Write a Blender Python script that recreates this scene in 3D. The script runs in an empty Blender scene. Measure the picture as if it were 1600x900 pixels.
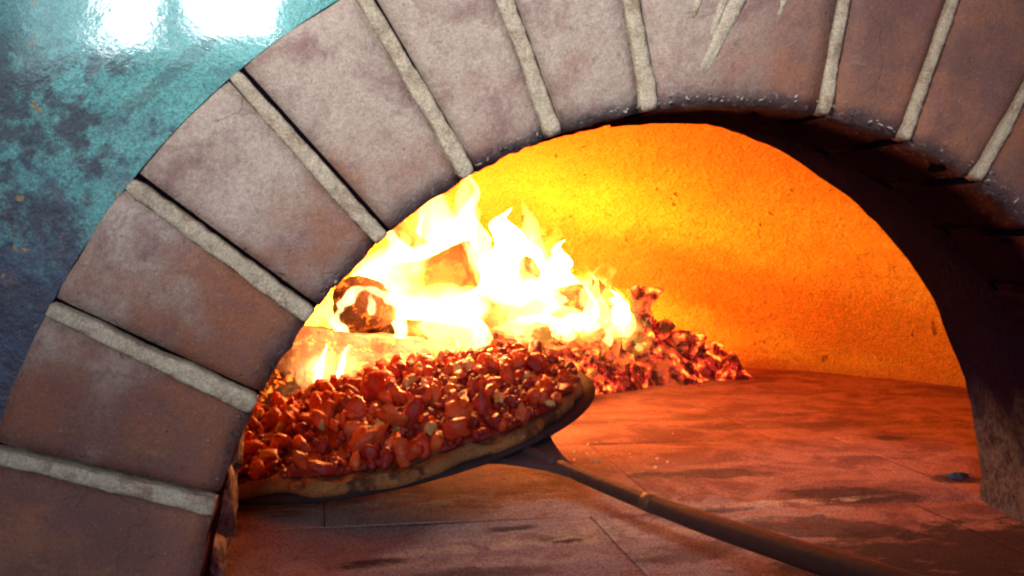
import bpy, bmesh, math, random
from mathutils import Vector, Matrix, noise, Quaternion
PI = math.pi
R = math.radians
scene = bpy.context.scene
COL = scene.collection

# ------------------------------------------------------------------ camera
cam_d = bpy.data.cameras.new('camera')
cam = bpy.data.objects.new('camera', cam_d); COL.objects.link(cam)
cam_d.sensor_width = 36; cam_d.lens = 36*1.0418; cam_d.clip_start = 0.01; cam_d.clip_end = 60
yaw, pit, rol = .181, -.054, .006
F = Vector((math.sin(yaw)*math.cos(pit), math.cos(yaw)*math.cos(pit), math.sin(pit)))
Rt = F.cross(Vector((0, 0, 1))).normalized(); Up = Rt.cross(F)
R2 = Rt*math.cos(rol) + Up*math.sin(rol); U2 = -Rt*math.sin(rol) + Up*math.cos(rol)
M = Matrix((R2, U2, -F)).transposed().to_4x4(); M.translation = Vector((-.235, -.571, .228))
cam.matrix_world = M
scene.camera = cam

# ------------------------------------------------------------------ world and exposure
w = bpy.data.worlds.new('World'); scene.world = w; w.use_nodes = True
bg = w.node_tree.nodes['Background']
bg.inputs[0].default_value = (.85, .48, 1.0, 1); bg.inputs[1].default_value = .13
vs = scene.view_settings
vs.view_transform = 'Standard'; vs.look = 'None'; vs.exposure = 0; vs.gamma = 1; vs.use_curve_mapping = False

# ------------------------------------------------------------------ lamps
def light(name, kind, loc, energy, color, aim=None, **k):
    d = bpy.data.lights.new(name, kind); d.energy = energy; d.color = color
    for a, b in k.items(): setattr(d, a, b)
    o = bpy.data.objects.new(name, d); COL.objects.link(o); o.location = loc
    if aim is not None:
        o.rotation_euler = (Vector(aim) - Vector(loc)).to_track_quat('-Z', 'Y').to_euler()
    return o
# two bright windows of the room behind the viewer (their glare is seen in the glazed wall)
light('window_and_sheen_light', 'AREA', (-1.01, -3.98, 1.055), 13, (.86, .97, 1.0), (-.33, 0, .33), shape='RECTANGLE', size=.15, size_y=.34)
light('window_and_sheen_light', 'AREA', (-.57, -3.98, 1.075), 30, (.86, .97, 1.0), (-.27, 0, .33), shape='RECTANGLE', size=.42, size_y=.28)
light('window_and_sheen_light', 'AREA', (-.80, -4.20, 1.10), 13, (.55, .95, 1.0), (-.30, 0, .33), shape='RECTANGLE', size=1.2, size_y=.55)  # added unseen panel, gives the wall a cyan sheen round the window glare
# added falloff spot, aimed at the crown of the arch from the upper left
light('added_falloff_spot', 'SPOT', (-1.15, -1.75, 1.35), 265, (1.0, .92, .80), (-.125, 0, .350),
      spot_size=R(16), spot_blend=1.0, shadow_soft_size=.12)
# the light the flames give
FIRE = (1.0, .135, .005)
light('fire_light', 'POINT', (-.05, .86, .17), 26, FIRE, shadow_soft_size=.05)
light('fire_light', 'POINT', (.12, .98, .14), 23, FIRE, shadow_soft_size=.05)
light('fire_light', 'POINT', (-.10, .68, .22), 6.0, (1.0, .34, .09), shadow_soft_size=.04)

cy = scene.cycles
cy.use_denoising = True
cy.max_bounces = 6; cy.diffuse_bounces = 3; cy.glossy_bounces = 3; cy.volume_bounces = 0
cy.transparent_max_bounces = 48
cy.sample_clamp_indirect = 4.0
cy.use_light_tree = True
cy.filter_width = 2.3

# ------------------------------------------------------------------ helpers
def obj(name, mesh, mat=None, parent=None, kind=None):
    o = bpy.data.objects.new(name, mesh); COL.objects.link(o)
    if mat and not mesh.materials: mesh.materials.append(mat)
    if parent: o.parent = parent
    if kind: o['kind'] = kind
    return o
def empty(name, loc=(0, 0, 0)):
    o = bpy.data.objects.new(name, None); COL.objects.link(o); o.location = loc
    o.empty_display_size = .02
    return o
def tag(o, label, cat, group=None, kind=None):
    o['label'] = label; o['category'] = cat
    if group: o['group'] = group
    if kind: o['kind'] = kind
    return o
def mesh_from(name, v, f, smooth=True, sharp=0):
    m = bpy.data.meshes.new(name); m.from_pydata(v, [], f)
    bm = bmesh.new(); bm.from_mesh(m); bmesh.ops.recalc_face_normals(bm, faces=bm.faces); bm.to_mesh(m); bm.free()
    if smooth: m.polygons.foreach_set('use_smooth', [True]*len(m.polygons))
    if sharp: m.set_sharp_from_angle(angle=R(sharp))
    m.update(); return m
def nz(p, s, seed=0):
    return noise.noise(Vector(p)*s + Vector((seed*7.3, seed*3.1, seed*1.7)))

class NT:
    """small node-tree writer"""
    def __init__(s, name):
        s.m = bpy.data.materials.new(name); s.m.use_nodes = True
        s.t = s.m.node_tree; s.n = s.t.nodes; s.l = s.t.links
        s.b = s.n['Principled BSDF']; s.out = s.n['Material Output']
    def new(s, typ, **k):
        n = s.n.new(typ)
        for a, b in k.items(): setattr(n, a, b)
        return n
    def put(s, inp, v):
        if isinstance(v, bpy.types.NodeSocket): s.l.new(v, inp)
        elif isinstance(v, (tuple, list)) and len(v) == 3 and inp.type == 'RGBA': inp.default_value = (*v, 1)
        else: inp.default_value = v
    def pos(s, kind='world'):
        if kind == 'world': return s.new('ShaderNodeNewGeometry').outputs['Position']
        return s.new('ShaderNodeTexCoord').outputs['Object']
    def vmul(s, a, v):
        n = s.new('ShaderNodeVectorMath', operation='MULTIPLY'); s.put(n.inputs[0], a); n.inputs[1].default_value = v; return n.outputs[0]
    def noise(s, vec, scale, detail=4, rough=.55, dist=0):
        n = s.new('ShaderNodeTexNoise'); s.put(n.inputs['Vector'], vec)
        n.inputs['Scale'].default_value = scale; n.inputs['Detail'].default_value = detail
        n.inputs['Roughness'].default_value = rough; n.inputs['Distortion'].default_value = dist
        return n.outputs['Fac']
    def ramp(s, fac, a, b, c0=0., c1=1.):
        n = s.new('ShaderNodeMapRange'); n.interpolation_type = 'SMOOTHSTEP'
        s.put(n.inputs[0], fac); n.inputs[1].default_value = a; n.inputs[2].default_value = b
        n.inputs[3].default_value = c0; n.inputs[4].default_value = c1; return n.outputs[0]
    def math(s, op, a, b=0., c=0.):
        n = s.new('ShaderNodeMath', operation=op); s.put(n.inputs[0], a); s.put(n.inputs[1], b)
        if len(n.inputs) > 2: s.put(n.inputs[2], c)
        return n.outputs[0]
    def mix(s, fac, a, b, mode='MIX'):
        n = s.new('ShaderNodeMix', data_type='RGBA', blend_type=mode)
        s.put(n.inputs[0], fac); s.put(n.inputs[6], a); s.put(n.inputs[7], b); return n.outputs[2]
    def xyz(s, v):
        n = s.new('ShaderNodeSeparateXYZ'); s.put(n.inputs[0], v); return n.outputs
    def rnd(s): return s.new('ShaderNodeObjectInfo').outputs['Random']
    def bump(s, h, strength=.3, dist=.002, prev=None):
        n = s.new('ShaderNodeBump'); s.put(n.inputs['Height'], h)
        n.inputs['Strength'].default_value = strength; n.inputs['Distance'].default_value = dist
        if prev: s.l.new(prev, n.inputs['Normal'])
        return n.outputs[0]
    def ell(s, P, cx, cy_, rx, ry, ang=0, wob=None, axes=(0, 1)):
        """soft elliptical mask for stains and painted shade in world plan coordinates"""
        o = s.xyz(P)
        dx = s.math('SUBTRACT', o[axes[0]], cx); dy = s.math('SUBTRACT', o[axes[1]], cy_)
        ca, sa = math.cos(ang), math.sin(ang)
        u = s.math('MULTIPLY', s.math('ADD', s.math('MULTIPLY', dx, ca), s.math('MULTIPLY', dy, sa)), 1/rx)
        v = s.math('MULTIPLY', s.math('ADD', s.math('MULTIPLY', dx, -sa), s.math('MULTIPLY', dy, ca)), 1/ry)
        d = s.math('ADD', s.math('MULTIPLY', u, u), s.math('MULTIPLY', v, v))
        if wob is not None: d = s.math('ADD', d, s.math('MULTIPLY', s.math('SUBTRACT', wob, .5), 5.0))
        return s.ramp(d, 1.35, .45)
    def grain(s, c, scale, lo=.62, hi=1.38):
        g = s.noise(s.pos(), scale, 2, .8)
        k = s.ramp(g, .30, .70, lo, hi)
        n = s.new('ShaderNodeVectorMath', operation='SCALE'); s.put(n.inputs[0], c); s.put(n.inputs['Scale'], k); return n.outputs[0]
    def fin(s, color, rough=.8, normal=None, spec=.4):
        s.put(s.b.inputs['Base Color'], color); s.put(s.b.inputs['Roughness'], rough)
        s.b.inputs['Specular IOR Level'].default_value = spec
        if normal: s.l.new(normal, s.b.inputs['Normal'])
        return s.m

# ------------------------------------------------------------------ materials
def m_brick():
    t = NT('terracotta_brick'); P = t.pos()
    n1 = t.noise(P, 16, 6, .62); n2 = t.noise(P, 70, 6, .7); n3 = t.noise(P, 420, 3, .7); rnd = t.rnd()
    red = t.mix(rnd, (.25, .095, .054), (.31, .13, .080)); red = t.mix(t.ramp(n1, .38, .62), red, (.17, .080, .066))
    gry = t.mix(n2, (.38, .305, .27), (.53, .45, .40))
    # paler grey tone: heavy on the bricks of the upper left, thin on the others
    o = t.xyz(P)
    side = t.math('ADD', t.math('MULTIPLY', o[0], -1.2), t.math('MULTIPLY', o[2], 3.6))
    side = t.math('ADD', side, t.math('MULTIPLY', n1, 1.0))
    pale_tone = t.math('MULTIPLY', t.ramp(side, 1.40, 1.82), t.ramp(o[0], .10, -.08))
    pale_tone = t.math('MULTIPLY', pale_tone, t.ramp(n2, .18, .55, .75, 1))
    c = t.mix(pale_tone, red, gry)
    # purplish and ochre bruises
    c = t.mix(t.ramp(t.noise(P, 24, 6, .7, .4), .48, .66, 0, .6), c, (.17, .075, .085))
    c = t.mix(t.ramp(t.noise(t.vmul(P, (1, 1, 2.0)), 33, 5, .7), .60, .74, 0, .35), c, (.36, .25, .15))
    c = t.mix(t.ramp(t.noise(P, 120, 5, .75), .56, .70, 0, .45), c, (.10, .06, .055))
    vo = t.new('ShaderNodeTexVoronoi', feature='DISTANCE_TO_EDGE'); vo.inputs['Scale'].default_value = 15
    wv = t.new('ShaderNodeVectorMath', operation='ADD'); t.put(wv.inputs[0], P)
    nn = t.new('ShaderNodeTexNoise'); t.put(nn.inputs['Vector'], P); nn.inputs['Scale'].default_value = 22; nn.inputs['Detail'].default_value = 5
    t.put(wv.inputs[1], t.vmul(nn.outputs['Color'], (.06, .06, .06))); t.l.new(wv.outputs[0], vo.inputs['Vector'])
    crack = t.math('MULTIPLY', t.ramp(vo.outputs['Distance'], .016, .003), t.ramp(n1, .50, .60))
    c = t.mix(t.math('MULTIPLY', crack, .22), c, (.09, .045, .04))
    # soot on the rim of the mouth
    r = t.math('SQRT', t.math('ADD', t.math('MULTIPLY', o[0], o[0]), t.math('MULTIPLY', o[2], o[2])))
    rr = t.math('ADD', r, t.math('MULTIPLY', t.math('SUBTRACT', t.noise(P, 60, 5, .7), .5), .03))
    soot = t.math('MULTIPLY', t.ramp(rr, .313, .299), t.ramp(o[0], -.25, -.12, .45, 1))
    c = t.mix(t.math('MULTIPLY', soot, .75), c, (.05, .040, .056))
    fleck = t.math('MULTIPLY', soot, t.ramp(t.noise(P, 260, 3, .6), .60, .68))
    c = t.mix(t.math('MULTIPLY', fleck, .7), c, (.45, .42, .42))
    # sooty underside
    c = t.mix(t.ramp(n3, .35, .75, 0, .35), c, (.13, .08, .07))
    c = t.mix(t.ramp(n3, .60, .85, 0, .5), c, (.6, .52, .45))
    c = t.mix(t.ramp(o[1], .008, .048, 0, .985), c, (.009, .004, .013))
    h = t.math('ADD', t.math('MULTIPLY', n2, .8), t.math('MULTIPLY', n3, .35))
    pit = t.ramp(t.noise(P, 150, 2, .5), .30, .22)
    h = t.math('SUBTRACT', h, t.math('MULTIPLY', pit, .5)); h = t.math('SUBTRACT', h, t.math('MULTIPLY', crack, .2))
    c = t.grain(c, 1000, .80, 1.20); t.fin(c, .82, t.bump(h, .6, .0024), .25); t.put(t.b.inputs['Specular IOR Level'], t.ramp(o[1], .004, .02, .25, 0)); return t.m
def m_mortar():
    t = NT('pale_mortar'); P = t.pos()
    n1 = t.noise(P, 45, 5, .65); n2 = t.noise(P, 300, 3, .7)
    c = t.mix(n1, (.33, .285, .215), (.56, .50, .40))
    c = t.mix(t.ramp(t.noise(P, 85, 5, .75), .50, .68, 0, .75), c, (.22, .155, .11))
    o = t.xyz(P)
    c = t.mix(t.ramp(o[0], .0, .12, 0, .35), c, (.42, .28, .17))
    c = t.mix(t.ramp(t.noise(P, 38, 6, .78, .4), .52, .64, 0, .6), c, (.24, .15, .11)); c = t.mix(t.ramp(n2, .55, .8, 0, .35), c, (.7, .64, .52))
    c = t.grain(c, 800, .7, 1.25); return t.fin(c, .88, t.bump(t.math('ADD', n1, t.math('MULTIPLY', n2, .5)), .9, .0022), .15)
def m_dark():
    t = NT('dark_joint_bed'); P = t.pos()
    return t.fin(t.mix(t.noise(P, 80), (.002, .001, .003), (.007, .004, .007)), .95, None, 0.)
def m_soot():
    t = NT('sooty_masonry'); P = t.pos(); o = t.xyz(P)
    n1 = t.noise(P, 14, 5, .6); n2 = t.noise(P, 60, 6, .7); n3 = t.noise(P, 240, 3, .6)
    c = t.mix(n2, (.005, .004, .020), (.012, .008, .030))
    ash = t.math('MULTIPLY', t.ramp(t.math('ADD', o[2], t.math('MULTIPLY', n1, .16)), .20, .09), t.ramp(n2, .30, .62, .15, 1))
    c = t.mix(ash, c, t.mix(n3, (.03, .032, .055), (.15, .16, .23)))
    return t.fin(c, .95, t.bump(t.math('ADD', n2, t.math('MULTIPLY', n3, .4)), .8, .004), 0.)
def m_rubble():
    t = NT('crumbling_grey_mortar'); P = t.pos()
    n1 = t.noise(P, 60, 6, .7); n2 = t.noise(P, 220, 4, .7)
    c = t.mix(t.ramp(n1, .38, .66), (.06, .055, .075), (.62, .60, .56))
    c = t.mix(t.ramp(n2, .58, .72), c, (.55, .52, .47))
    return t.fin(c, .8, t.bump(t.math('ADD', n1, n2), .8, .004), .3)
def m_dome():
    t = NT('fired_clay_dome'); P = t.pos(); o = t.xyz(P)
    n1 = t.noise(t.vmul(P, (1, 1, 3.2)), 5.5, 5, .6, .3); n2 = t.noise(P, 45, 5, .7); n3 = t.noise(P, 190, 3, .6)
    c = t.mix(n1, (.42, .33, .05), (.58, .49, .08)); c = t.mix(t.ramp(o[2], .24, .44, 0, .75), c, (.38, .15, .03))  # redder crown: fading firelight painted into the clay
    # smoky crown and band; firelight falloff to the crown is put in the colour
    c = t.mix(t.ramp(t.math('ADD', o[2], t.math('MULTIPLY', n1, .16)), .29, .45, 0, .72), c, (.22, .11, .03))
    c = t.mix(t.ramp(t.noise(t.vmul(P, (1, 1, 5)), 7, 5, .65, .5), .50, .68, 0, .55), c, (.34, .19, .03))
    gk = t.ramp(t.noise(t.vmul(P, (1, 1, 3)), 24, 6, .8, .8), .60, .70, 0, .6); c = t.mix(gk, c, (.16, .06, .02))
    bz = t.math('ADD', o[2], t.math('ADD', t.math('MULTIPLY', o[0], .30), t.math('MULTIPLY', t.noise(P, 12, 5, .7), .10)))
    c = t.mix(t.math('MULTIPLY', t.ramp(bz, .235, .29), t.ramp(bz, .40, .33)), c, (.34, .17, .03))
    c = t.mix(t.ramp(o[0], .28, .75, 0, .55), c, (.38, .23, .04))  # firelight falloff towards the right, painted in
    spot = t.ramp(t.noise(t.vmul(P, (1, 1, .5)), 60, 2, .5), .29, .24)
    c = t.mix(t.math('MULTIPLY', spot, .8), c, (.12, .05, .03))
    c = t.mix(t.ramp(n3, .5, .8, 0, .35), c, (.25, .14, .08))
    h = t.math('ADD', t.math('MULTIPLY', n2, .9), t.math('MULTIPLY', n3, .4))
    h = t.math('SUBTRACT', h, spot)
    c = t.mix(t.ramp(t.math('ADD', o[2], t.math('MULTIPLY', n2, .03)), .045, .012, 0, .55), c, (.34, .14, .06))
    c = t.grain(c, 420, .62, 1.38); return t.fin(c, .9, t.bump(h, 1., .010), .05)
def m_floor():
    t = NT('hearth_tile'); P = t.pos(); o = t.xyz(P)
    warp = t.noise(t.vmul(P, (1, 1.5, 1)), 26, 6, .72, .4)
    n1 = t.noise(t.vmul(P, (1, 1.25, 1)), 11, 7, .70, .9); n2 = t.noise(P, 46, 6, .75, .6); n3 = t.noise(P, 330, 3, .7)
    c = t.mix(t.ramp(n1, .38, .60), (.17, .058, .055), (.33, .145, .115))
    c = t.mix(t.ramp(n2, .32, .52, .40, 0), c, (.10, .04, .04))
    c = t.mix(t.ramp(t.noise(t.vmul(P, (.6, 1.3, 1)), 30, 6, .75, 1.2), .60, .72, 0, .75), c, (.50, .37, .25))
    # ash film by the left jamb; cool room light painted over the front in mauve
    c = t.mix(t.math('MULTIPLY', t.ell(P, -.23, .25, .12, .05, 0, warp), .6), c, (.30, .25, .27))
    c = t.mix(t.math('MULTIPLY', t.ell(P, -.12, .19, .30, .13, 0, warp), t.ramp(n2, .30, .55, .35, .85)), c, (.33, .255, .275))
    # scorched and dark patches, each with its own place; right-front ones are painted shade
    for (x, y, rx, ry, a, k) in ((-.199, .153, .026, .011, .1, .85), (-.089, .223, .022, .007, .1, .8), (-.060, .186, .022, .008, -.1, .85),
                                 (-.012, .205, .014, .006, .0, .5), (.135, .373, .075, .018, .0, .75), (.225, .275, .055, .030, -.3, .85),
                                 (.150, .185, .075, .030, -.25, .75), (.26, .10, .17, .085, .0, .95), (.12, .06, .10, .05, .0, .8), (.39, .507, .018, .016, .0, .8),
                                 (.352, .32, .03, .022, .0, .85), (.06, .245, .05, .010, .1, .6), (.29, .42, .03, .012, .0, .5),
                                 (.02, .14, .05, .020, .2, .55), (-.13, .12, .05, .012, .0, .5), (.17, .66, .25, .016, .06, .4), (.30, .60, .2, .02, 0, .4)):
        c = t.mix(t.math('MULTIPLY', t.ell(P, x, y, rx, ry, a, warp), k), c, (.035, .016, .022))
    # pale smears of flour
    for (x, y, rx, ry, a, k) in ((.15, .262, .10, .009, .08, .55), (-.12, .176, .09, .012, .12, .5), (-.02, .197, .11, .022, .05, .45), (.03, .225, .08, .014, -.12, .4), (-.10, .145, .10, .014, .0, .35)):
        c = t.mix(t.math('MULTIPLY', t.ell(P, x, y, rx, ry, a, warp), t.math('MULTIPLY', t.ramp(n2, .40, .60), k)), c, (.60, .48, .34))
    # dirt packed along the joints
    c = t.mix(t.ramp(n3, .45, .8, 0, .4), c, (.09, .05, .045))
    h = t.math('ADD', t.math('MULTIPLY', n2, 1.0), t.math('MULTIPLY', n3, .22))
    c = t.grain(c, 480, .50, 1.50); return t.fin(c, .88, t.bump(h, .9, .005), .12)
def m_base():
    t = NT('sand_bed'); return t.fin(t.mix(t.noise(t.pos(), 60), (.09, .035, .03), (.20, .09, .07)), .95, None, .05)
def m_wall():
    t = NT('glazed_blue_plaster'); P = t.pos(); o = t.xyz(P)
    n1 = t.noise(P, 11, 6, .68, .6); n2 = t.noise(P, 55, 6, .75, .3); n3 = t.noise(P, 260, 4, .7)
    teal = t.mix(n2, (.03, .24, .27), (.13, .46, .46))
    navy = t.mix(n2, (.010, .018, .055), (.045, .085, .16))
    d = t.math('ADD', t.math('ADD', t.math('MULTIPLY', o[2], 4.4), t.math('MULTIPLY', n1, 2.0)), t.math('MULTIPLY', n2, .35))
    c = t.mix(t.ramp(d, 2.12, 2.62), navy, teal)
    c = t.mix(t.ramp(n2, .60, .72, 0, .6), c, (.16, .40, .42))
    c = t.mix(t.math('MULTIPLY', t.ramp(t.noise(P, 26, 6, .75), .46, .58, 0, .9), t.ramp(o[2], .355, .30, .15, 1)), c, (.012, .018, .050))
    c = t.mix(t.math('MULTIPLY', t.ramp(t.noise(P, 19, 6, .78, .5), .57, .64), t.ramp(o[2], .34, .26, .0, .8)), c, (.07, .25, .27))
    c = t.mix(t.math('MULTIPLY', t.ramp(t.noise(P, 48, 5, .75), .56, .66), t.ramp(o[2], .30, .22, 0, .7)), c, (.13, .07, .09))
    # dark trowel streak that runs up to the right, and rusty chips
    st = t.ell(P, -.310, .310, .056, .0042, .72, t.noise(P, 90, 5, .8), (0, 2))
    c = t.mix(t.math('MULTIPLY', st, .45), c, (.03, .05, .07))
    c = t.mix(t.math('MULTIPLY', t.ramp(t.noise(P, 75, 3, .6), .66, .70), .8), c, (.33, .20, .07))
    c = t.mix(t.ramp(n3, .62, .80, 0, .5), c, (.25, .45, .44))
    t.b.inputs['Coat Weight'].default_value = .8; t.b.inputs['Coat Roughness'].default_value = .03
    h = t.math('ADD', t.math('MULTIPLY', n1, 1.2), t.math('ADD', t.math('MULTIPLY', n2, .5), t.math('MULTIPLY', n3, .12)))
    nb = t.bump(t.math('ADD', n1, t.math('MULTIPLY', n2, .5)), .09, .0012); t.l.new(nb, t.b.inputs['Coat Normal'])
    c = t.grain(c, 700, .55, 1.45); return t.fin(c, .5, t.bump(h, .8, .003), .5)
def m_bark(name, dark, pale, ashc, emit=0.):
    t = NT(name); P = t.pos('obj')
    n1 = t.noise(t.vmul(P, (6, 40, 40)), 1, 5, .65, .4); n2 = t.noise(P, 60, 5, .7); n3 = t.noise(P, 26, 4, .6)
    c = t.mix(n1, dark, pale); c = t.mix(t.ramp(n3, .42, .62), c, ashc)
    if emit:
        k = t.math('MULTIPLY', t.ramp(n2, .47, .40), t.ramp(n3, .35, .6))
        t.put(t.b.inputs['Emission Color'], (1.0, .16, .012)); t.put(t.b.inputs['Emission Strength'], t.math('MULTIPLY', k, emit))
    return t.fin(c, .9, t.bump(t.math('ADD', n1, n2), .9, .005), .1)
def m_coal():
    t = NT('glowing_charcoal'); P = t.pos()
    n1 = t.noise(P, 55, 5, .7); n2 = t.noise(P, 26, 3, .6); rnd = t.rnd()
    c = t.mix(t.ramp(n1, .40, .60), (.03, .008, .010), (.38, .12, .06))
    hot = t.math('MULTIPLY', t.ramp(t.math('ADD', n2, t.math('MULTIPLY', rnd, .16)), .46, .68), t.ramp(n1, .34, .66))
    e = t.mix(t.ramp(hot, .45, 1.0), (.62, .010, .010), (1.0, .25, .02))
    t.put(t.b.inputs['Emission Color'], e)
    t.put(t.b.inputs['Emission Strength'], t.math('ADD', t.math('MULTIPLY', t.math('POWER', hot, 2.), 4.0), .05))
    c = t.mix(t.ramp(t.noise(P, 90, 4, .7), .55, .70, 0, .7), c, (.34, .20, .22))
    return t.fin(c, .85, t.bump(n1, .9, .004), .15)
def m_topping(name, a, b, rough=.34):
    t = NT(name); P = t.pos(); n = t.noise(P, 130, 4, .6)
    c = t.mix(t.rnd(), a, b); c = t.mix(t.ramp(t.noise(P, 60, 4, .7), .5, .62, 0, .5), c, (min(1, a[0]*1.3), a[1]*2.2, a[2]*1.2)); c = t.mix(t.ramp(n, .5, .75, 0, .6), c, (a[0]*.35, a[1]*.3, a[2]*.3))
    return t.fin(c, rough, t.bump(t.math('ADD', n, t.math('MULTIPLY', t.noise(P, 420, 3, .7), .4)), .9, .003), .5)
def m_simple(name, a, b, sc, rough=.7, bd=.002, metal=0., spec=.4, stretch=(1, 1, 1)):
    t = NT(name); P = t.vmul(t.pos('obj'), stretch); n = t.noise(P, sc, 5, .65)
    t.b.inputs['Metallic'].default_value = metal
    return t.fin(t.mix(n, a, b), rough, t.bump(n, .5, bd), spec)
def m_flame(name, col, k):
    m = bpy.data.materials.new(name); m.use_nodes = True; t = m.node_tree
    t.nodes.remove(t.nodes['Principled BSDF'])
    e = t.nodes.new('ShaderNodeEmission'); e.inputs[0].default_value = (*col, 1); e.inputs[1].default_value = k
    t.links.new(e.outputs[0], t.nodes['Material Output'].inputs['Volume'])
    return m

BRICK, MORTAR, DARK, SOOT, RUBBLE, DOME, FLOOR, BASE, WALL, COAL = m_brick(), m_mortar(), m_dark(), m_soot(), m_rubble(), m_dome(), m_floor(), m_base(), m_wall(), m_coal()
FL_HOT = m_flame('white_hot_flame', (1.0, .58, .17), 135)
FL_YEL = m_flame('yellow_flame', (1.0, .46, .06), 52)
FL_SOFT = m_flame('soft_flame_haze', (1.0, .42, .05), 9)
FL_ORG = m_flame('orange_flame', (1.0, .28, .02), 34)

# ------------------------------------------------------------------ hearth floor and its tiles
v = []; f = []
def box(v, f, x0, x1, y0, y1, z0, z1):
    i = len(v); v += [(x, y, z) for z in (z0, z1) for y in (y0, y1) for x in (x0, x1)]
    f += [[i, i+1, i+3, i+2], [i+4, i+5, i+7, i+6], [i, i+1, i+5, i+4], [i+2, i+3, i+7, i+6], [i, i+2, i+6, i+4], [i+1, i+3, i+7, i+5]]
box(v, f, -1.3, 1.3, -.34, 1.32, -.14, -.0009)
floor = obj('hearth_floor', mesh_from('hearth_floor', v, f, False), BASE, kind='structure')
ys = [-.33, -.035, .247, .525, .803, 1.03, 1.28]; xs = [-.85, -.58, -.30, -.02, .26, .54, .82, 1.08]
random.seed(4)
for j in range(len(ys)-1):
    for i in range(len(xs)-1):
        sh = 0 if j % 2 else .07
        x0, x1, y0, y1 = xs[i]+sh, xs[i+1]+sh, ys[j], ys[j+1]
        cx, cyy = (x0+x1)/2, (y0+y1)/2; hw, hh = (x1-x0)/2-.00045, (y1-y0)/2-.00045
        bm = bmesh.new(); n = 6
        dz = 0; tilt = random.uniform(-.0002, .0002); tl2 = random.uniform(-.0002, .0002)
        U = [0, .012, .26, .5, .74, .988, 1]
        g = [[bm.verts.new((-hw+2*hw*U[a], -hh+2*hh*U[b], dz+tilt*(a/n-.5)+tl2*(b/n-.5)-(.0002 if a in (0, n) or b in (0, n) else 0)
              + .0016*nz((cx+a*.045, cyy+b*.045, 0), 14))) for b in range(n+1)] for a in range(n+1)]
        for a in range(n):
            for b in range(n): bm.faces.new((g[a][b], g[a+1][b], g[a+1][b+1], g[a][b+1]))
        ring = [g[a][0] for a in range(n)] + [g[n][b] for b in range(n)] + [g[n-a][n] for a in range(n)] + [g[0][n-b] for b in range(n)]
        low = [bm.verts.new((q.co.x, q.co.y, -.03)) for q in ring]
        for a in range(len(ring)): bm.faces.new((ring[a], low[a], low[(a+1) % len(ring)], ring[(a+1) % len(ring)]))
        me = bpy.data.meshes.new('floor_tile'); bm.to_mesh(me); bm.free()
        me.polygons.foreach_set('use_smooth', [k < n*n for k in range(len(me.polygons))])
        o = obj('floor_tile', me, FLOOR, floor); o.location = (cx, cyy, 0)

# ------------------------------------------------------------------ blue wall round the arch
def arc_plate(r_in, ring, y0, y1, n=96, noise_amp=0.):
    """plate with an arched opening: rows of vertices from the opening out to 'ring' radii"""
    v, f = [], []
    rows = [r_in] + ring
    for y in (y0, y1):
        for r in rows:
            for k in range(n+1):
                a = PI*k/n
                v.append((r*math.cos(a), y + (noise_amp*nz((r*math.cos(a), 0, r*math.sin(a)), 9) if y == y0 else 0), max(r*math.sin(a), 0)))
    m = len(rows); N = n+1
    for s in range(2):
        for i in range(m-1):
            for k in range(n):
                a = s*m*N + i*N + k; f.append([a, a+1, a+N+1, a+N])
    for i in (0, m-1):
        for k in range(n):
            a = i*N+k; b = m*N+i*N+k; f.append([a, a+1, b+1, b])
    for i in range(m-1):
        for k in (0, n):
            a = i*N+k; b = m*N+i*N+k; f.append([a, a+N, b+N, b])
    return v, f
v, f = arc_plate(.4165, [.43, .45, .48, .52, .57, .63, .70, .80, .95, 1.2], .020, .105, 110, .0012)
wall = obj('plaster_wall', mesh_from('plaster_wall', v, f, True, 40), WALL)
tag(wall, 'glossy mottled teal and navy blue plaster wall around the brick arch, glaring with window light at the top', 'wall')

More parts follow.
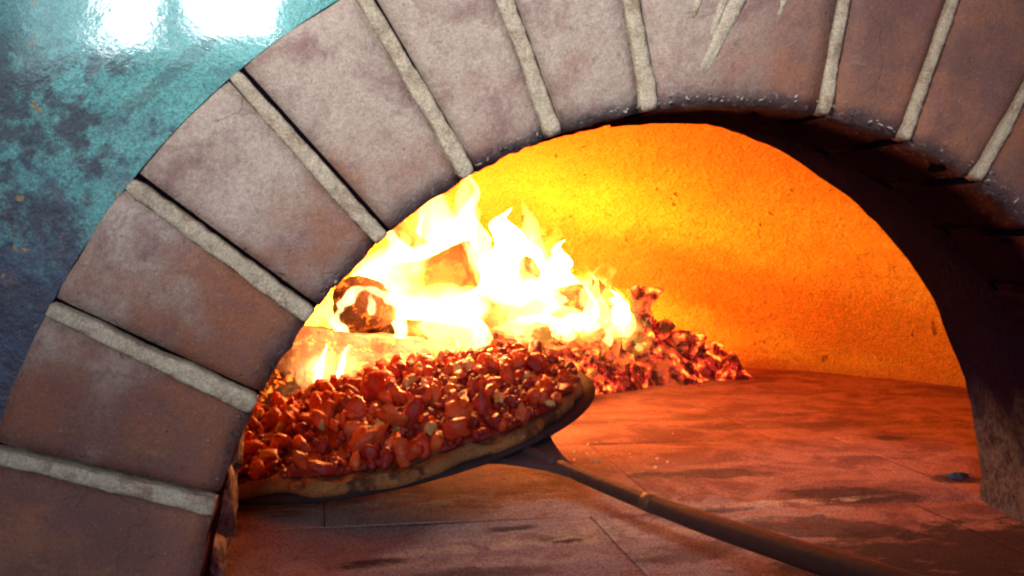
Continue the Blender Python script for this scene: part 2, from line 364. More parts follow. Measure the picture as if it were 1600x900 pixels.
# ------------------------------------------------------------------ pizza oven: arch, throat, dome
oven = empty('pizza_oven')
tag(oven, 'wood-fired pizza oven with a terracotta brick arch, sooty throat and glowing orange dome', 'oven')
R_IN, R_OUT, DEP = .2995, .4135, .106
joints = [174.6, 164.15, 153.2, 142.7, 132.0, 121.0, 111.0, 100.3, 80.4, 70.4, 60.3, 50.0, 39.7, 29.3, 18.8, 8.3]
bw = [5.2, 5.2, 5.4, 5.6, 5.2, 5.2, 5.4, 5.4, 4.3, 4.0, 3.6, 4, 4, 4, 4, 4]     # bead half widths in mm
def brick_mesh(a_hi, a_lo, off_hi, off_lo, seed):
    """wedge between two joints (degrees); off_* = metres kept clear of the joint line"""
    nr, na, nd = 12, 9, 5
    bm = bmesh.new(); rnd = random.Random(seed)
    ty, tr = rnd.uniform(-.0012, .0012), rnd.uniform(-.0012, .0012); dy = rnd.uniform(-.0012, .0008)
    def P(i, k, y):
        r = R_IN + (R_OUT-R_IN)*i/nr
        A = R(a_hi) - off_hi/r; B = R(a_lo) + off_lo/r
        a = A + (B-A)*k/na
        return r, a, y
    def V(i, k, depth):
        r, a, _ = P(i, k, 0)
        u, w = i/nr, k/na
        if depth == 0:
            e = min(u, 1-u)*(R_OUT-R_IN); g = min(w, 1-w)*r*abs(R(a_hi-a_lo))
            rnd_e = .0030*max(0, 1-e/.007)**2 + .0030*max(0, 1-g/.007)**2
            y = dy + ty*(u-.5)*2 + tr*(w-.5)*2 + rnd_e + .0011*nz((r*math.cos(a), seed, r*math.sin(a)), 38)
            if i == 0: y += .0035*abs(nz((r*math.cos(a), 3, r*math.sin(a)), 120))
        else: y = DEP*depth/nd
        if i == 0: r += .0018*nz((math.cos(a)*.3, y, math.sin(a)*.3), 90, 2) + .0010*nz((math.cos(a)*.3, y, math.sin(a)*.3), 240, 5)
        if i == nr: r += .0010*nz((math.cos(a)*.4, y, math.sin(a)*.4), 60)
        return Vector((r*math.cos(a), y, r*math.sin(a)))
    g = [[bm.verts.new(V(i, k, 0)) for k in range(na+1)] for i in range(nr+1)]
    for i in range(nr):
        for k in range(na): bm.faces.new((g[i][k], g[i+1][k], g[i+1][k+1], g[i][k+1]))
    path = [(0, k) for k in range(na)] + [(i, na) for i in range(nr)] + [(nr, na-k) for k in range(na)] + [(nr-i, 0) for i in range(nr)]
    prev = [g[i][k] for i, k in path]
    for d in range(1, nd+1):
        cur = [bm.verts.new(V(i, k, d)) for i, k in path]
        for q in range(len(path)):
            bm.faces.new((prev[q], prev[(q+1) % len(path)], cur[(q+1) % len(path)], cur[q]))
        prev = cur
    bmesh.ops.recalc_face_normals(bm, faces=bm.faces)
    me = bpy.data.meshes.new('brick'); bm.to_mesh(me); bm.free()
    me.polygons.foreach_set('use_smooth', [True]*len(me.polygons))
    return me
edges = [(180.0, 0.0)] + [(a, b/1000) for a, b in zip(joints, bw)] + [(0.0, 0.0)]
for q in range(len(edges)-1):
    (a0, b0), (a1, b1) = edges[q], edges[q+1]
    # bead flush against the lower brick, a dark open gap on its upper (clockwise) side
    o = obj('brick', brick_mesh(a0, a1, b0*.93 + (.0020 if b0 else 0), b1*.80, q+1), BRICK, oven)
    if abs(a0-100.3) < .1: o['label'] = 'wide brick at the crown of the arch with smeared mortar scratches on its face'
def bead_mesh(pts, hw, hh, seed, taper=(1, 1), yo=0.):
    """rope of pointed mortar along pts (x, z on the arch face)"""
    v, f = [], []; ns = 12; n = len(pts)
    for i, (x, z) in enumerate(pts):
        a = Vector(pts[max(i-1, 0)]); b = Vector(pts[min(i+1, n-1)]); d = (b-a).normalized(); nn = Vector((-d.y, d.x))
        e = min(i, n-1-i)
        k = (.80 if e == 0 else .95 if e == 1 else 1) * (taper[0] + (taper[1]-taper[0])*i/(n-1))
        wv = hw*k*(1 + .16*nz((x, seed, z), 45) + .16*nz((x, seed, z), 150)); hv = hh*k*(1 + .22*nz((x, seed+9, z), 55))
        lat = .0008*nz((x, seed+4, z), 30)
        for s in range(ns+1):
            t = PI*s/ns; c_ = math.cos(t); s_ = math.sin(t)
            px = x + nn.x*(wv*c_+lat); pz = z + nn.y*(wv*c_+lat)
            y = yo + .0030 - hv*.68*(s_**.42) + .0011*nz((px, seed, pz), 170) + .0007*nz((px, seed, pz), 420)
            if s in (0, ns): y = .012
            v.append((px, y, pz))
    N = ns+1
    for i in range(n-1):
        for s in range(ns): a = i*N+s; f.append([a, a+1, a+N+1, a+N])
    f.append(list(range(N))); f.append([(n-1)*N+k for k in range(N)])
    return mesh_from('mortar_joint', v, f)
for q, (a, b) in enumerate(zip(joints, bw)):
    pts = [((.2998+(.4135-.2998)*i/44)*math.cos(R(a)), (.2998+(.4135-.2998)*i/44)*math.sin(R(a))) for i in range(45)]
    obj('mortar_joint', bead_mesh(pts, b*.82/1000, .0062, q, (1.12, .92)), MORTAR, oven)
# smeared remains of a joint on the wide keystone brick
for q, (A, B, hw, tp) in enumerate((((-.0235, .3165), (-.001, .362), .0040, (.8, 1.1)), ((-.0210, .329), (-.010, .362), .0026, (.5, 1.0)),
                                    ((-.0300, .346), (-.024, .366), .0030, (.6, 1)), ((.0195, .3465), (.0255, .366), .0026, (.6, 1)))):
    pts = [(A[0]+(B[0]-A[0])*i/12, A[1]+(B[1]-A[1])*i/12) for i in range(13)]
    me = bead_mesh(pts, hw, .0052, q+40, tp, -.0022)
    obj('mortar_smear', me, MORTAR, oven)
# crumbs of white mortar stuck to the rim
random.seed(11)
v, f = [], []
ico = bmesh.new(); bmesh.ops.create_icosphere(ico, subdivisions=1, radius=1)
ICO_V = [tuple(q.co) for q in ico.verts]; ICO_F = [[q.index for q in fc.verts] for fc in ico.faces]
bmesh.ops.subdivide_edges(ico, edges=ico.edges, cuts=1, use_grid_fill=True)
for q in ico.verts: q.co.normalize()
ico.verts.index_update(); ICO2_V = [tuple(q.co) for q in ico.verts]; ICO2_F = [[q.index for q in fc.verts] for fc in ico.faces]; ico.free()
def add_blob(v, f, c, s, seed, amp=.35, hi=False, rot=None):
    VV, FF = (ICO2_V, ICO2_F) if hi else (ICO_V, ICO_F)
    i = len(v); rot = rot or Quaternion((random.random(), random.random(), random.random(), random.random())).normalized()
    for p in VV:
        p = Vector(p); k = 1 + amp*2*nz(p, 1.3, seed) + amp*nz(p, 3.1, seed+3)
        p = rot @ Vector((p.x*s[0]*k, p.y*s[1]*k, p.z*s[2]*k)); v.append(tuple(p + Vector(c)))
    f += [[a+i for a in q] for q in FF]
for k in range(130):
    a = R(random.gauss(92, 16)) if k < 70 else R(random.uniform(55, 165)); r = .3015 + abs(random.gauss(0, .0035)); s = random.uniform(.0004, .0012)
    add_blob(v, f, (r*math.cos(a), .0008+random.uniform(0, .002), r*math.sin(a)), (s*random.uniform(.6, 2.6), s*.7, s*random.uniform(.5, 1.3)), k, .6)
obj('mortar_crumbs', mesh_from('mortar_crumbs', v, f), RUBBLE, oven, 'stuff')
# dark bed behind the joints
v, f = arc_plate(.3002, [.33, .37, .4095], .012, .10, 80)
obj('joint_bed', mesh_from('joint_bed', v, f), DARK, oven)
v, f = arc_plate(.4100, [.4160], .0165, .10, 80)
obj('edge_gap', mesh_from('edge_gap', v, f), DARK, oven)
# throat: flaring tunnel with real thickness
def tunnel():
    v, f = [], []; n = 96; prof = [(.3005, .1065), (.302, .125), (.306, .15), (.311, .175), (.316, .20), (.320, .223), (.3232, .2465), (.36, .2465), (.42, .2465), (.42, .1065), (.36, .1065)]
    for j, (r, y) in enumerate(prof):
        for k in range(n+1):
            a = PI*k/n; am = .0030 if j < 7 else 0
            low = max(0, 1-math.sin(a)/.35)
            rr = r + am*nz((math.cos(a)*.3, y, math.sin(a)*.3), 28) + am*.5*nz((math.cos(a)*.3, y, math.sin(a)*.3), 95) - (low*.004*abs(nz((0, y, math.sin(a)), 30)) if j < 7 else 0)
            v.append((rr*math.cos(a), y, rr*math.sin(a)))
    N = n+1; m = len(prof)
    for j in range(m):
        for k in range(n):
            a = j*N+k; b = ((j+1) % m)*N+k; f.append([a, a+1, b+1, b])
    f.append([j*N for j in range(m)]); f.append([j*N+n for j in range(m)])
    return v, f
v, f = tunnel(); obj('throat', mesh_from('throat', v, f, True, 50), SOOT, oven)
# crumbling mortar at the foot of the left jamb
v, f = [], []
for k, (y, z, sx, sy, sz) in enumerate(((.135, .018, .010, .030, .026), (.165, .050, .009, .026, .030), (.215, .020, .011, .036, .026), (.20, .078, .007, .022, .022), (.27, .030, .008, .03, .034), (.25, .075, .006, .02, .02))):
    xx = -math.sqrt(.3045**2 - z*z) + .001
    add_blob(v, f, (xx, y-.02, z), (sx, sy, sz), k+60, .28, True, Quaternion((1, 0, 0, 0)))
obj('crumbled_mortar', mesh_from('crumbled_mortar', v, f), RUBBLE, oven)
# dome shell (inside and outside skins) and the wall in front of it
def dome():
    v, f = [], []; cx, cyy = .10, .55
    for s, th in ((0, 0.), (1, .06)):
        nu, nv = 96, 30
        base = len(v)
        for j in range(nv+1):
            e = PI/2*j/nv
            for k in range(nu):
                a = 2*PI*k/nu
                d = Vector((math.cos(a)*math.cos(e), math.sin(a)*math.cos(e), math.sin(e)))
                rr = .68+th + (0 if s else .006*nz(d, 6) + .003*nz(d, 18))
                x, y, z = cx+d.x*rr, cyy+d.y*rr, -.002 + (math.sin(e)**.9)*(.47+th + (0 if s else .005*nz(d, 8)))
                y = max(y, .2465+.0015)
                v.append((x, y, z))
        for j in range(nv):
            for k in range(nu):
                a = base+j*nu+k; b = base+j*nu+(k+1) % nu; c = a+nu; d_ = b+nu
                P4 = [v[q] for q in (a, b, d_, c)]
                if all(p[1] < .25 for p in P4): continue
                f.append([a, b, d_, c])
    return v, f
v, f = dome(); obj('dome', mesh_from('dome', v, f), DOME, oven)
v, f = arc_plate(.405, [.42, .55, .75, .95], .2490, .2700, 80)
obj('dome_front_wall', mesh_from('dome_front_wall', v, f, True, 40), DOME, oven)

# ------------------------------------------------------------------ firewood
def log_mesh(L, r0, seed, flat=.0, ns=30, nl=34, r1=None):
    """irregular log along local x; flat > 0 splits one side off"""
    v, f = [], []; r1 = r1 or r0
    for i in range(nl+1):
        t = i/nl; x = -L/2+L*t; rr = r0+(r1-r0)*t
        bend = .010*math.sin(t*3+seed)
        for s in range(ns):
            a = 2*PI*s/ns; k = 1+.16*nz((x*6, math.cos(a), math.sin(a)), 1.6, seed)+.10*nz((x*20, math.cos(a)*2, math.sin(a)*2), 2.0, seed)+.09*nz((x*30, math.cos(a)*5, math.sin(a)*5), 1.6, seed)
            y, z = rr*k*math.cos(a), rr*k*math.sin(a)
            if flat: z = min(z, rr*(1-flat)+.003*nz((x, y, 0), 50, seed))
            v.append((x + (.004*nz((y, z, seed), 60) if i in (0, nl) else 0), y, z+bend))
    for i in range(nl):
        for s in range(ns): a = i*ns+s; b = i*ns+(s+1) % ns; f.append([a, b, b+ns, a+ns])
    for i in (0, nl):
        c = len(v); v.append((-L/2+L*i/nl+(.002 if i == 0 else -.002), 0, .010*math.sin((i/nl)*3+seed)))
        for s in range(ns): f.append([c, i*ns+s, i*ns+(s+1) % ns])
    return mesh_from('log', v, f)
BARK_A = m_bark('ashy_burnt_wood', (.10, .05, .05), (.50, .36, .33), (.62, .50, .48), 5.)
BARK_B = m_bark('charred_bark', (.07, .03, .018), (.26, .14, .07), (.12, .06, .04), 3.0)
BARK_C = m_bark('dry_burning_wood', (.30, .16, .07), (.52, .33, .15), (.22, .10, .05), 2.0)
def place_log(A, B, r, seed, mat, label, flat=0., r1=None):
    A, B = Vector(A), Vector(B); d = B-A
    o = obj('burning_log', log_mesh(d.length, r, seed, flat, r1=r1), mat)
    o.location = (A+B)/2; o.rotation_euler = d.to_track_quat('X', 'Z').to_euler()
    return tag(o, label, 'log', 'firewood logs in the fire')
place_log((-.400, .70, .066), (-.105, .745, .058), .060, 1, BARK_A, 'thick ash-pink half-burnt log lying behind the upper left edge of the pizza', .30)
place_log((-.185, .735, .130), (-.150, .93, .115), .034, 2, BARK_B, 'round log pointing at the viewer with a burning ring of flame around its sawn end')
place_log((-.135, .88, .155), (-.035, .83, .190), .034, 3, BARK_C, 'short ochre log piece highest in the fire, wrapped in flames', .2)
place_log((-.02, .86, .128), (.13, .885, .128), .021, 4, BARK_B, 'dark horizontal log glowing along its lower edge right of the tallest flames')
place_log((.035, .88, .150), (.06, .86, .170), .018, 5, BARK_C, 'small knob of wood on top of the dark horizontal log')
place_log((.115, .90, .045), (.165, .93, .150), .016, 6, BARK_C, 'pale orange stick leaning upright at the right end of the flames')
place_log((.235, .965, .040), (.205, .985, .130), .0085, 7, m_simple('white_hot_wood', (.6, .4, .2), (.8, .6, .35), 40), 'thin bright stick leaning in the red coals on the right')
place_log((-.14, .80, .075), (.02, .85, .085), .026, 8, BARK_B, 'charred log lying low in the middle of the fire behind the pizza')
place_log((-.10, .86, .205), (-.125, .86, .255), .012, 9, BARK_C, 'thin curl of bark standing in the flames above the ochre log')

# ------------------------------------------------------------------ coals
random.seed(21)
def heap(x, y):
    """height of the coal heap above the hearth"""
    cxs = [(-.20, .90, .16, .11, .075), (-.02, .88, .17, .13, .095), (.14, .96, .12, .09, .105), (.255, .99, .10, .07, .090), (.35, 1.02, .07, .04, .050)]
    return max(0, max(h*(1-((x-a)/rx)**2-((y-b)/ry)**2) for a, b, rx, ry, h in cxs))
coal_meshes = []
for k in range(10):
    v, f = [], []
    add_blob(v, f, (0, 0, 0), (1, random.uniform(.55, .9), random.uniform(.4, .75)), k+3, .45, True)
    me = mesh_from('charcoal_chunk', v, f, False); me.materials.append(COAL); coal_meshes.append(me)
v, f = [], []
for i in range(41):
    for j in range(25):
        x = -.42+.9*i/40; y = .66+.48*j/24; h = heap(x, y)
        v.append((x, y, -.012+h*.85+(.01+.012*nz((x, y, 0), 40) if h > .001 else 0)))
for i in range(40):
    for j in range(24): a = i*25+j; f.append([a, a+25, a+26, a+1])
bed = obj('ember_bed', mesh_from('ember_bed', v, f, False), COAL)
tag(bed, 'mound of red embers and ash under the burning logs', 'embers', kind='stuff')
n = 0
while n < 200:
    x, y = random.uniform(-.38, .43), random.uniform(.72, 1.07)
    h = heap(x, y)
    if h < .006: continue
    if y > .99 and x < .15: continue
    s = random.uniform(.012, .029)
    o = obj('charcoal_chunk', coal_meshes[n % 10])
    o.location = (x, y, h*.92+s*.35); o.scale = (s, s, s); o.rotation_euler = [random.uniform(0, 6.28) for _ in range(3)]
    if x > .20: lab, grp = 'small crimson charcoal chunk in the low tail of coals right of the flames', 'coals in the tail right of the flames'
    elif y < .90: lab, grp = 'small glowing charcoal chunk in the front of the heap between the pizza and the flames', 'coals at the front of the heap behind the pizza'
    else: lab, grp = 'small glowing charcoal chunk lying among the flames at the back of the heap', 'coals at the back of the heap among the flames'
    tag(o, lab, 'charcoal', grp); n += 1
for (x, y, z, sc_, lab) in ((.352, .322, .001, .009, 'black charcoal crumb lying on the floor at the foot of the right jamb'),
                            ):
    o = obj('charcoal_chunk', coal_meshes[2].copy()); o.data.materials.clear(); o.data.materials.append(SOOT)
    o.location = (x, y, z); o.scale = (sc_*1.6, sc_, sc_*.6); tag(o, lab, 'charcoal')
v, f = [], []
for k in range(26):
    x, y = random.gauss(.045, .05), random.gauss(.47, .05)
    if y < .40 or x < -.02: continue
    q = random.uniform(.0008, .0022); add_blob(v, f, (x, y, .001), (q*1.5, q, q*.7), k)
tag(obj('crumbs', mesh_from('crumbs', v, f, False), m_simple('flour_crumbs', (.6, .45, .25), (.8, .65, .4), 50)), 'scatter of pale crumbs on the red-lit floor beside the pizza rim', 'crumbs', kind='stuff')
# single larger flakes that stand out on the right of the fire
def flake(name, pts, th, loc, rz, label, mat, seed):
    v, f = [], []; n = len(pts)
    for sgn in (-1, 1):
        for x, z in pts: v.append((x+.002*nz((x, z, 1), 90, seed), sgn*th*(1+.5*nz((x, z, sgn), 40, seed)) + .012*nz((x, z, 0), 22, seed), z))
    f.append(list(range(n))); f.append([n+k for k in range(n)])
    for k in range(n): f.append([k, (k+1) % n, n+(k+1) % n, n+k])
    o = obj(name, mesh_from(name, v, f, False), mat); o.location = loc; o.rotation_euler = (0, 0, rz)
    return tag(o, label, 'charcoal')
flake('charred_flake', [(-.022, 0), (-.026, .03), (-.020, .055), (-.026, .080), (-.012, .088), (.000, .083), (.022, .082), (.030, .079), (.020, .066), (.008, .054), (.010, .03), (.018, .0)], .006, (.246, .955, .062), .1,
      'dark red flag-shaped charred flake standing tallest among the coals right of the flames', COAL, 1)
flake('charred_flake', [(-.030, 0), (-.018, .018), (-.005, .036), (.002, .040), (.010, .024), (.020, .010), (.034, 0)], .014, (.400, .985, .0), .0,
      'dark triangular charcoal piece at the far right end of the coals', COAL, 2)
flake('charred_flake', [(-.02, 0), (-.024, .03), (-.010, .052), (.002, .044), (.014, .050), (.020, .02), (.016, 0)], .006, (.318, .985, .012), -.3,
      'jagged red charcoal flake between the flag-shaped flake and the triangular piece', COAL, 3)
flake('charred_flake', [(-.018, 0), (-.026, .035), (-.012, .07), (-.02, .10), (.0, .112), (.006, .08), (.016, .055), (.02, .02), (.014, 0)], .005, (.185, .96, .045), .2,
      'curled orange flake of burning bark left of the flag-shaped flake', BARK_C, 4)

# ------------------------------------------------------------------ flames
def flame_mesh(h, r, seed, lean=(0, 0), twist=1.0, flat=.6, ns=16, nl=26, wob=.5):
    v, f = [], []
    for i in range(nl+1):
        t = i/nl
        prof = (math.sin(PI*min(1, t*1.45+.12)**.8) if t < .33 else (1-(t-.33)/.67)**1.15*1.0)
        prof = max(prof, 0)*(1 if t < .995 else 0)
        cx = lean[0]*t*t + wob*r*nz((seed, t*2.6, 0), 1.6)*t*1.6; cyy = lean[1]*t*t + wob*r*nz((0, t*2.6, seed), 1.6)*t
        for s in range(ns):
            a = 2*PI*s/ns; k = 1+.42*nz((math.cos(a)*.9, math.sin(a)*.9, t*3.2*twist), 1.3, seed)+.18*nz((math.cos(a)*2, math.sin(a)*2, t*8), 1.5, seed)
            v.append((cx+r*prof*k*math.cos(a), cyy+r*prof*k*flat*math.sin(a), h*t))
    for i in range(nl):
        for s in range(ns): a = i*ns+s; b = i*ns+(s+1) % ns; f.append([a, b, b+ns, a+ns])
    f.append(list(range(ns))[::-1]); f.append([nl*ns+s for s in range(ns)])
    return mesh_from('flame', v, f)
fire = empty('fire', (-.02, .85, .08))
tag(fire, 'bright yellow and white wood fire burning at the left of the oven floor', 'fire')
def flame(loc, h, r, seed, mat, lean=(0, 0), **k):
    o = obj('flame', flame_mesh(h, r, seed, lean, **k), mat, fire)
    o.location = Vector(loc)-Vector(fire.location); return o
# tall back wall of fire
flame((-.085, .86, .10), .215, .062, 1, FL_HOT, (.035, 0))
flame((-.045, .89, .11), .225, .036, 2, FL_HOT, (.010, 0))
flame((.010, .88, .10), .150, .060, 3, FL_HOT, (.02, 0))
flame((.060, .90, .09), .185, .040, 4, FL_HOT, (-.005, 0))
flame((.095, .91, .08), .135, .055, 5, FL_HOT, (.01, 0))
flame((.140, .93, .07), .115, .038, 6, FL_YEL, (.01, 0))
flame((-.135, .86, .09), .185, .055, 7, FL_HOT, (.01, 0))
flame((-.195, .84, .08), .115, .045, 8, FL_YEL, (.02, 0))
flame((-.015, .93, .12), .190, .030, 9, FL_YEL, (-.01, 0))
flame((.175, .95, .05), .115, .028, 10, FL_YEL, (.015, 0))
flame((.205, .96, .05), .085, .022, 11, FL_ORG, (.01, 0))
flame((-.060, .84, .09), .170, .050, 41, FL_HOT, (-.01, 0))
flame((.035, .86, .10), .120, .050, 42, FL_HOT, (.01, 0))
flame((-.165, .85, .10), .135, .045, 43, FL_HOT, (.03, 0))
flame((.085, .92, .10), .150, .035, 44, FL_YEL, (.02, 0))
flame((.075, .89, .09), .120, .058, 45, FL_HOT, (-.01, 0))
flame((.120, .91, .08), .095, .050, 46, FL_HOT, (0, 0))
flame((.025, .90, .12), .140, .048, 47, FL_HOT, (0, 0))
# low flames that lick in front of the logs
flame((-.075, .80, .065), .075, .050, 12, FL_HOT, (.02, -.01), flat=.35)
flame((-.115, .79, .060), .060, .035, 13, FL_YEL, (-.01, -.01), flat=.4)
flame((.010, .83, .070), .055, .040, 14, FL_HOT, (.02, 0), flat=.35)
flame((-.215, .72, .075), .050, .010, 15, FL_YEL, (.012, 0))
flame((-.190, .72, .075), .040, .007, 16, FL_YEL, (.006, 0))
flame((-.235, .655, .048), .050, .0045, 60, FL_HOT, (.012, 0))
flame((-.210, .655, .055), .042, .0035, 61, FL_HOT, (.010, 0))
flame((.110, .87, .075), .070, .014, 17, FL_HOT, (.01, 0))
flame((.180, .93, .045), .060, .013, 18, FL_HOT, (.02, 0))
flame((-.02, .80, .06), .07, .014, 19, FL_HOT, (-.02, 0))
flame((-.235, .80, .10), .08, .02, 20, FL_ORG, (.02, 0))
GLOW = bpy.data.materials.new('flickering_flame'); GLOW.use_nodes = True
def _glow():
    t = GLOW.node_tree; t.nodes.remove(t.nodes['Principled BSDF'])
    g = t.nodes.new('ShaderNodeNewGeometry'); vm = t.nodes.new('ShaderNodeVectorMath'); vm.operation = 'MULTIPLY'; vm.inputs[1].default_value = (38, 38, 15)
    n = t.nodes.new('ShaderNodeTexNoise'); n.inputs['Scale'].default_value = 1; n.inputs['Detail'].default_value = 3; n.inputs['Distortion'].default_value = .8
    mr = t.nodes.new('ShaderNodeMapRange'); mr.inputs[1].default_value = .50; mr.inputs[2].default_value = .72; mr.inputs[4].default_value = 75
    e = t.nodes.new('ShaderNodeEmission'); e.inputs[0].default_value = (1, .52, .10, 1)
    t.links.new(g.outputs['Position'], vm.inputs[0]); t.links.new(vm.outputs[0], n.inputs['Vector']); t.links.new(n.outputs['Fac'], mr.inputs[0])
    t.links.new(mr.outputs[0], e.inputs[1]); t.links.new(e.outputs[0], t.nodes['Material Output'].inputs['Volume'])
_glow()
random.seed(77)
for q in range(16):
    x = random.uniform(-.19, .20); hh = random.uniform(.06, .13)*(1.2 if x < .05 else .8)
    flame((x, random.uniform(.80, .95), .10 + random.uniform(0, .06) - max(0, x-.05)*.35), hh, random.uniform(.008, .018), 90+q, random.choice((FL_YEL, FL_YEL, FL_ORG, FL_HOT)), (random.uniform(-.02, .03), 0), wob=1.1)
for A, h, r, q in (((-.09, .86, .07), .25, .11, 1), ((.03, .88, .06), .20, .13, 2), ((.15, .95, .03), .16, .10, 3)):
    flame(A, h, r, 120+q, FL_SOFT, (.02, 0), flat=.7)
for q, (A, h, r, ln) in enumerate((((-.10, .87, .10), .20, .085, (.02, 0)), ((.035, .88, .09), .155, .095, (.02, 0)), ((.150, .94, .06), .125, .075, (.02, 0)))):
    flame(A, h, r, 70+q, GLOW, ln, flat=.7)
# ring of flame round the sawn log end, and a tongue inside it
def ring_flame(R0, r, seed):
    v, f = [], []; n, ns = 40, 8
    for i in range(n):
        a = 2*PI*i/n; rr = r*max(.12, 1+1.5*nz((math.cos(a), math.sin(a), 0), 2.3, seed)); RR = R0*(1+.22*nz((math.cos(a), 0, math.sin(a)), 1.5, seed)+.10*nz((math.cos(a), 0, math.sin(a)), 5, seed))
        if math.sin(a) < -.75: rr *= .35
        for s in range(ns):
            b = 2*PI*s/ns; v.append(((RR+rr*math.cos(b))*math.cos(a), rr*.7*math.sin(b), (RR*.85+rr*math.cos(b))*math.sin(a)))
    for i in range(n):
        for s in range(ns): f.append([i*ns+s, i*ns+(s+1) % ns, ((i+1) % n)*ns+(s+1) % ns, ((i+1) % n)*ns+s])
    return mesh_from('flame_ring', v, f)
FL_RING = m_flame('white_flame_rim', (1.0, .66, .26), 300)
o = obj('flame_ring', ring_flame(.040, .0065, 3), FL_RING, fire); o.location = Vector((-.172, .715, .122))-Vector(fire.location)
o = obj('flame', flame_mesh(.034, .006, 33, (0, 0)), FL_RING, fire); o.location = Vector((-.171, .715, .125))-Vector(fire.location)
for q, (A, h, r, ln) in enumerate((((.215, .945, .055), .050, .0045, (-.016, 0)), ((.150, .93, .040), .05, .004, (-.01, 0)), ((.06, .84, .105), .012, .03, (0, 0)))):
    o = obj('flame', flame_mesh(h, r, 50+q, ln), FL_RING, fire); o.location = Vector(A)-Vector(fire.location)

# ------------------------------------------------------------------ peel and pizza
PC = Vector((-.163, .428, .050)); PN = Vector((-.213, -.063, 1)).normalized()
Q = Vector((0, 0, 1)).rotation_difference(PN)
def disc_mesh(name, r, z0, z1, lip=0., seed=0, wob=0., nr=10, na=96, dome_h=0.):
    v, f = [], []
    def rad(a): return r*(1+wob*nz((math.cos(a), math.sin(a), 0), 1.6, seed)+wob*.4*nz((math.cos(a), math.sin(a), 0), 6, seed))
    for i in range(nr+1):
        for k in range(na):
            a = 2*PI*k/na; q = i/nr; rr = rad(a)*q
            z = z1 + (lip*max(0, 1-((1-q)*r/.014))**1 if q > .5 else 0) + (wob*.06*nz((rr*math.cos(a), rr*math.sin(a), 0), 45, seed) if wob else 0)
            v.append((rr*math.cos(a), rr*math.sin(a), z))
    for i in range(nr):
        for k in range(na): a = i*na+k; b = i*na+(k+1) % na; f.append([a, b, b+na, a+na])
    e0 = nr*na
    prof = [(1.006, .55), (1.0, .12), (.985, 0)]
    for kx, kz in prof:
        for k in range(na):
            a = 2*PI*k/na; v.append((rad(a)*kx*math.cos(a), rad(a)*kx*math.sin(a), z0+(z1+lip*.3-z0)*kz))
    for j in range(3):
        for k in range(na):
            a = e0+j*na+k; b = e0+j*na+(k+1) % na; f.append([a, b, b+na, a+na])
    f.append([e0+3*na+k for k in range(na)])
    bm = bmesh.new(); me = mesh_from(name, v, f); bm.from_mesh(me); bmesh.ops.remove_doubles(bm, verts=bm.verts, dist=1e-6); bm.to_mesh(me); bm.free()
    return me
STEEL = m_simple('blackened_steel', (.018, .010, .016), (.05, .030, .035), 40, .75, .001, .0, .15)
WOOD = m_simple('dark_handle_wood', (.016, .007, .008), (.05, .022, .018), 30, .5, .0012, 0, .5, (1, 6, 6))
BRASS = m_simple('worn_metal_collar', (.07, .04, .03), (.16, .09, .06), 60, .5, .001, .6)
def m_crust():
    t = NT('baked_crust'); P = t.pos(); n1 = t.noise(P, 55, 6, .7); n2 = t.noise(P, 28, 4, .7)
    c = t.mix(n1, (.20, .065, .025), (.44, .19, .07)); c = t.mix(t.ramp(n2, .50, .62, 0, .85), c, (.045, .015, .012))
    c = t.mix(t.ramp(n1, .60, .72, 0, .5), c, (.60, .40, .22))
    return t.fin(t.grain(c, 600, .7, 1.3), .8, t.bump(n1, .9, .004), .3)
CRUST = m_crust()
SAUCE = m_topping('tomato_sauce', (.22, .008, .008), (.26, .012, .010), .5)
RED = m_topping('red_topping', (.62, .040, .018), (.78, .13, .035), .27)
DKR = m_topping('charred_red_topping', (.24, .010, .014), (.42, .030, .02), .36)
CHE = m_topping('melted_cheese', (.66, .30, .07), (.74, .56, .26), .30)
peel = empty('pizza_peel', PC)
tag(peel, 'round blackened metal peel with a long dark handle reaching in from the lower right', 'pizza peel')
bl = obj('blade', disc_mesh('blade', .1890, -.0070, -.0022, .0006), STEEL, peel); bl.rotation_mode = 'QUATERNION'; bl.rotation_quaternion = Q
def rod(name, pts, rads, mat, parent, ns=16, org=PC):
    v, f = [], []; pts = [Vector(p) for p in pts]; n = len(pts)
    for i, p in enumerate(pts):
        d = (pts[min(i+1, n-1)]-pts[max(i-1, 0)]).normalized(); s = d.cross(Vector((0, 0, 1))).normalized(); u = s.cross(d)
        for k in range(ns):
            a = 2*PI*k/ns; rr = rads[i]*(1+.05*nz((p.x, p.y, k*.4), 20)); v.append(tuple(p-org+s*rr*math.cos(a)+u*rr*math.sin(a)))
    for i in range(n-1):
        for k in range(ns): a = i*ns+k; b = i*ns+(k+1) % ns; f.append([a, b, b+ns, a+ns])
    f.append(list(range(ns))); f.append([(n-1)*ns+k for k in range(ns)])
    return obj(name, mesh_from(name, v, f), mat, parent)
H0, H1 = Vector((-.056, .235, .047)), Vector((.060, -.065, .045)); D = (H1-H0)
def hp(t): return H0 + D*t + Vector((0, 0, -.004*math.sin(min(t, 1)*PI)))
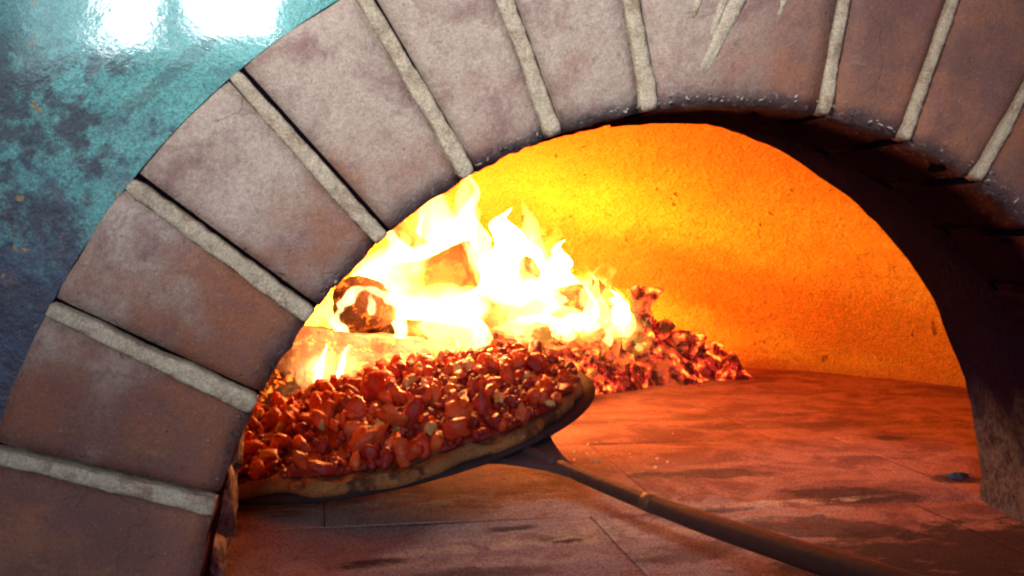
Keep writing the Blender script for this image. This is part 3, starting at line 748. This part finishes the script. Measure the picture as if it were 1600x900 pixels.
# shoulder: the blade narrows into the neck
def shoulder():
    d = Vector((D.x, D.y, 0)).normalized(); p = Vector((-d.y, d.x, 0)); v, f = [], []; n = 9
    for i in range(n):
        t = i/(n-1); w_ = .040*(1-t)**1.4+.0055; c = H0 + d*(-.075+.110*t)
        for sx in (-1, -.5, 0, .5, 1):
            q = c + p*w_*sx; zb = PC.z+.213*(q.x-PC.x)+.063*(q.y-PC.y)-.0095; q.z = zb*(1-t)**1.2 + (H0.z-.001)*(1-(1-t)**1.2)
            for zz in (.0016, -.0032): v.append(tuple(q + Vector((0, 0, zz)) - PC))
    for i in range(n-1):
        for k in range(4):
            a = i*10+k*2
            f += [[a, a+2, a+12, a+10], [a+1, a+3, a+13, a+11]]
        for k in (0, 8): a = i*10+k; f.append([a, a+1, a+11, a+10])
    for i in (0, n-1):
        for k in range(4): a = i*10+k*2; f.append([a, a+1, a+3, a+2])
    return v, f
v, f = shoulder(); obj('shoulder', mesh_from('shoulder', v, f, True, 40), STEEL, peel)
rod('neck', [H0+Vector((-.034, .085, .008)), H0+Vector((-.014, .035, .003)), hp(.0), hp(.03)], [.0045, .0050, .0055, .0058], STEEL, peel)
ts = [.015+.05*i for i in range(44)]
rod('handle', [hp(t) for t in ts], [.0048+.0038*min(t/1.0, 1) for t in ts], WOOD, peel)
rod('collar', [hp(.365), hp(.368), hp(.395), hp(.398)], [.0060, .0066, .0066, .0060], BRASS, peel)
pizza = empty('pizza', PC)
tag(pizza, 'round pizza heaped with red toppings tilted on the blade of the peel', 'pizza')
def onp(o): o.rotation_mode = 'QUATERNION'; o.rotation_quaternion = Q; return o
onp(obj('crust', disc_mesh('crust', .1850, -.0020, .0058, .0034, 3, .16, 16, 120), CRUST, pizza))
onp(obj('sauce', disc_mesh('sauce', .1680, .0060, .0112, 0, 5, .08, 14, 90), SAUCE, pizza))
random.seed(31)
tops = []
for k in range(12):
    v, f = [], []; add_blob(v, f, (0, 0, 0), (1, random.uniform(.6, 1), random.uniform(.5, .8)), k+30, .33, True)
    me = mesh_from('topping_chunk', v, f); tops.append(me)
def put(mi, mat, name, x, y, z, s):
    me = tops[mi]; o = bpy.data.objects.new(name, me); COL.objects.link(o); o.parent = pizza
    if not me.materials: me.materials.append(RED)
    o.material_slots[0].link = 'OBJECT'; o.material_slots[0].material = mat
    o.location = Q @ Vector((x, y, z)); o.scale = (s*random.uniform(.9, 1.5), s*random.uniform(.7, 1.2), s*random.uniform(.6, 1.1)); o.rotation_euler = [random.uniform(0, 6.28) for _ in range(3)]
v, f = [], []
for k in range(900):
    a = random.uniform(0, 2*PI); r = .176*math.sqrt(random.random()); x, y = r*math.cos(a), r*math.sin(a); q = random.uniform(.0022, .0058)
    add_blob(v, f, (x, y, .0115+.011*(1-(r/.185)**2)*random.random()), (q, q*random.uniform(.6, 1), q*random.uniform(.5, .9)), k, .3)
onp(obj('chopped_topping', mesh_from('chopped_topping', v, f), DKR, pizza, 'stuff'))
n = 0
while n < 285:
    a = random.uniform(0, 2*PI); r = .178*math.sqrt(random.random()); x, y = r*math.cos(a), r*math.sin(a)
    hgt = .016*(1-(r/.185)**2)
    s = random.choice((.0050, .0068, .0085, .0105))*random.uniform(.85, 1.2)
    u = random.random(); mat, nm = (RED, 'topping_chunk') if u < .58 else (DKR, 'topping_chunk') if u < .84 else (CHE, 'cheese_piece')
    if nm == 'cheese_piece': s *= .75
    put(n % 12, mat, nm, x, y, .012+hgt*random.uniform(.5, 1)+s*.2, s); n += 1
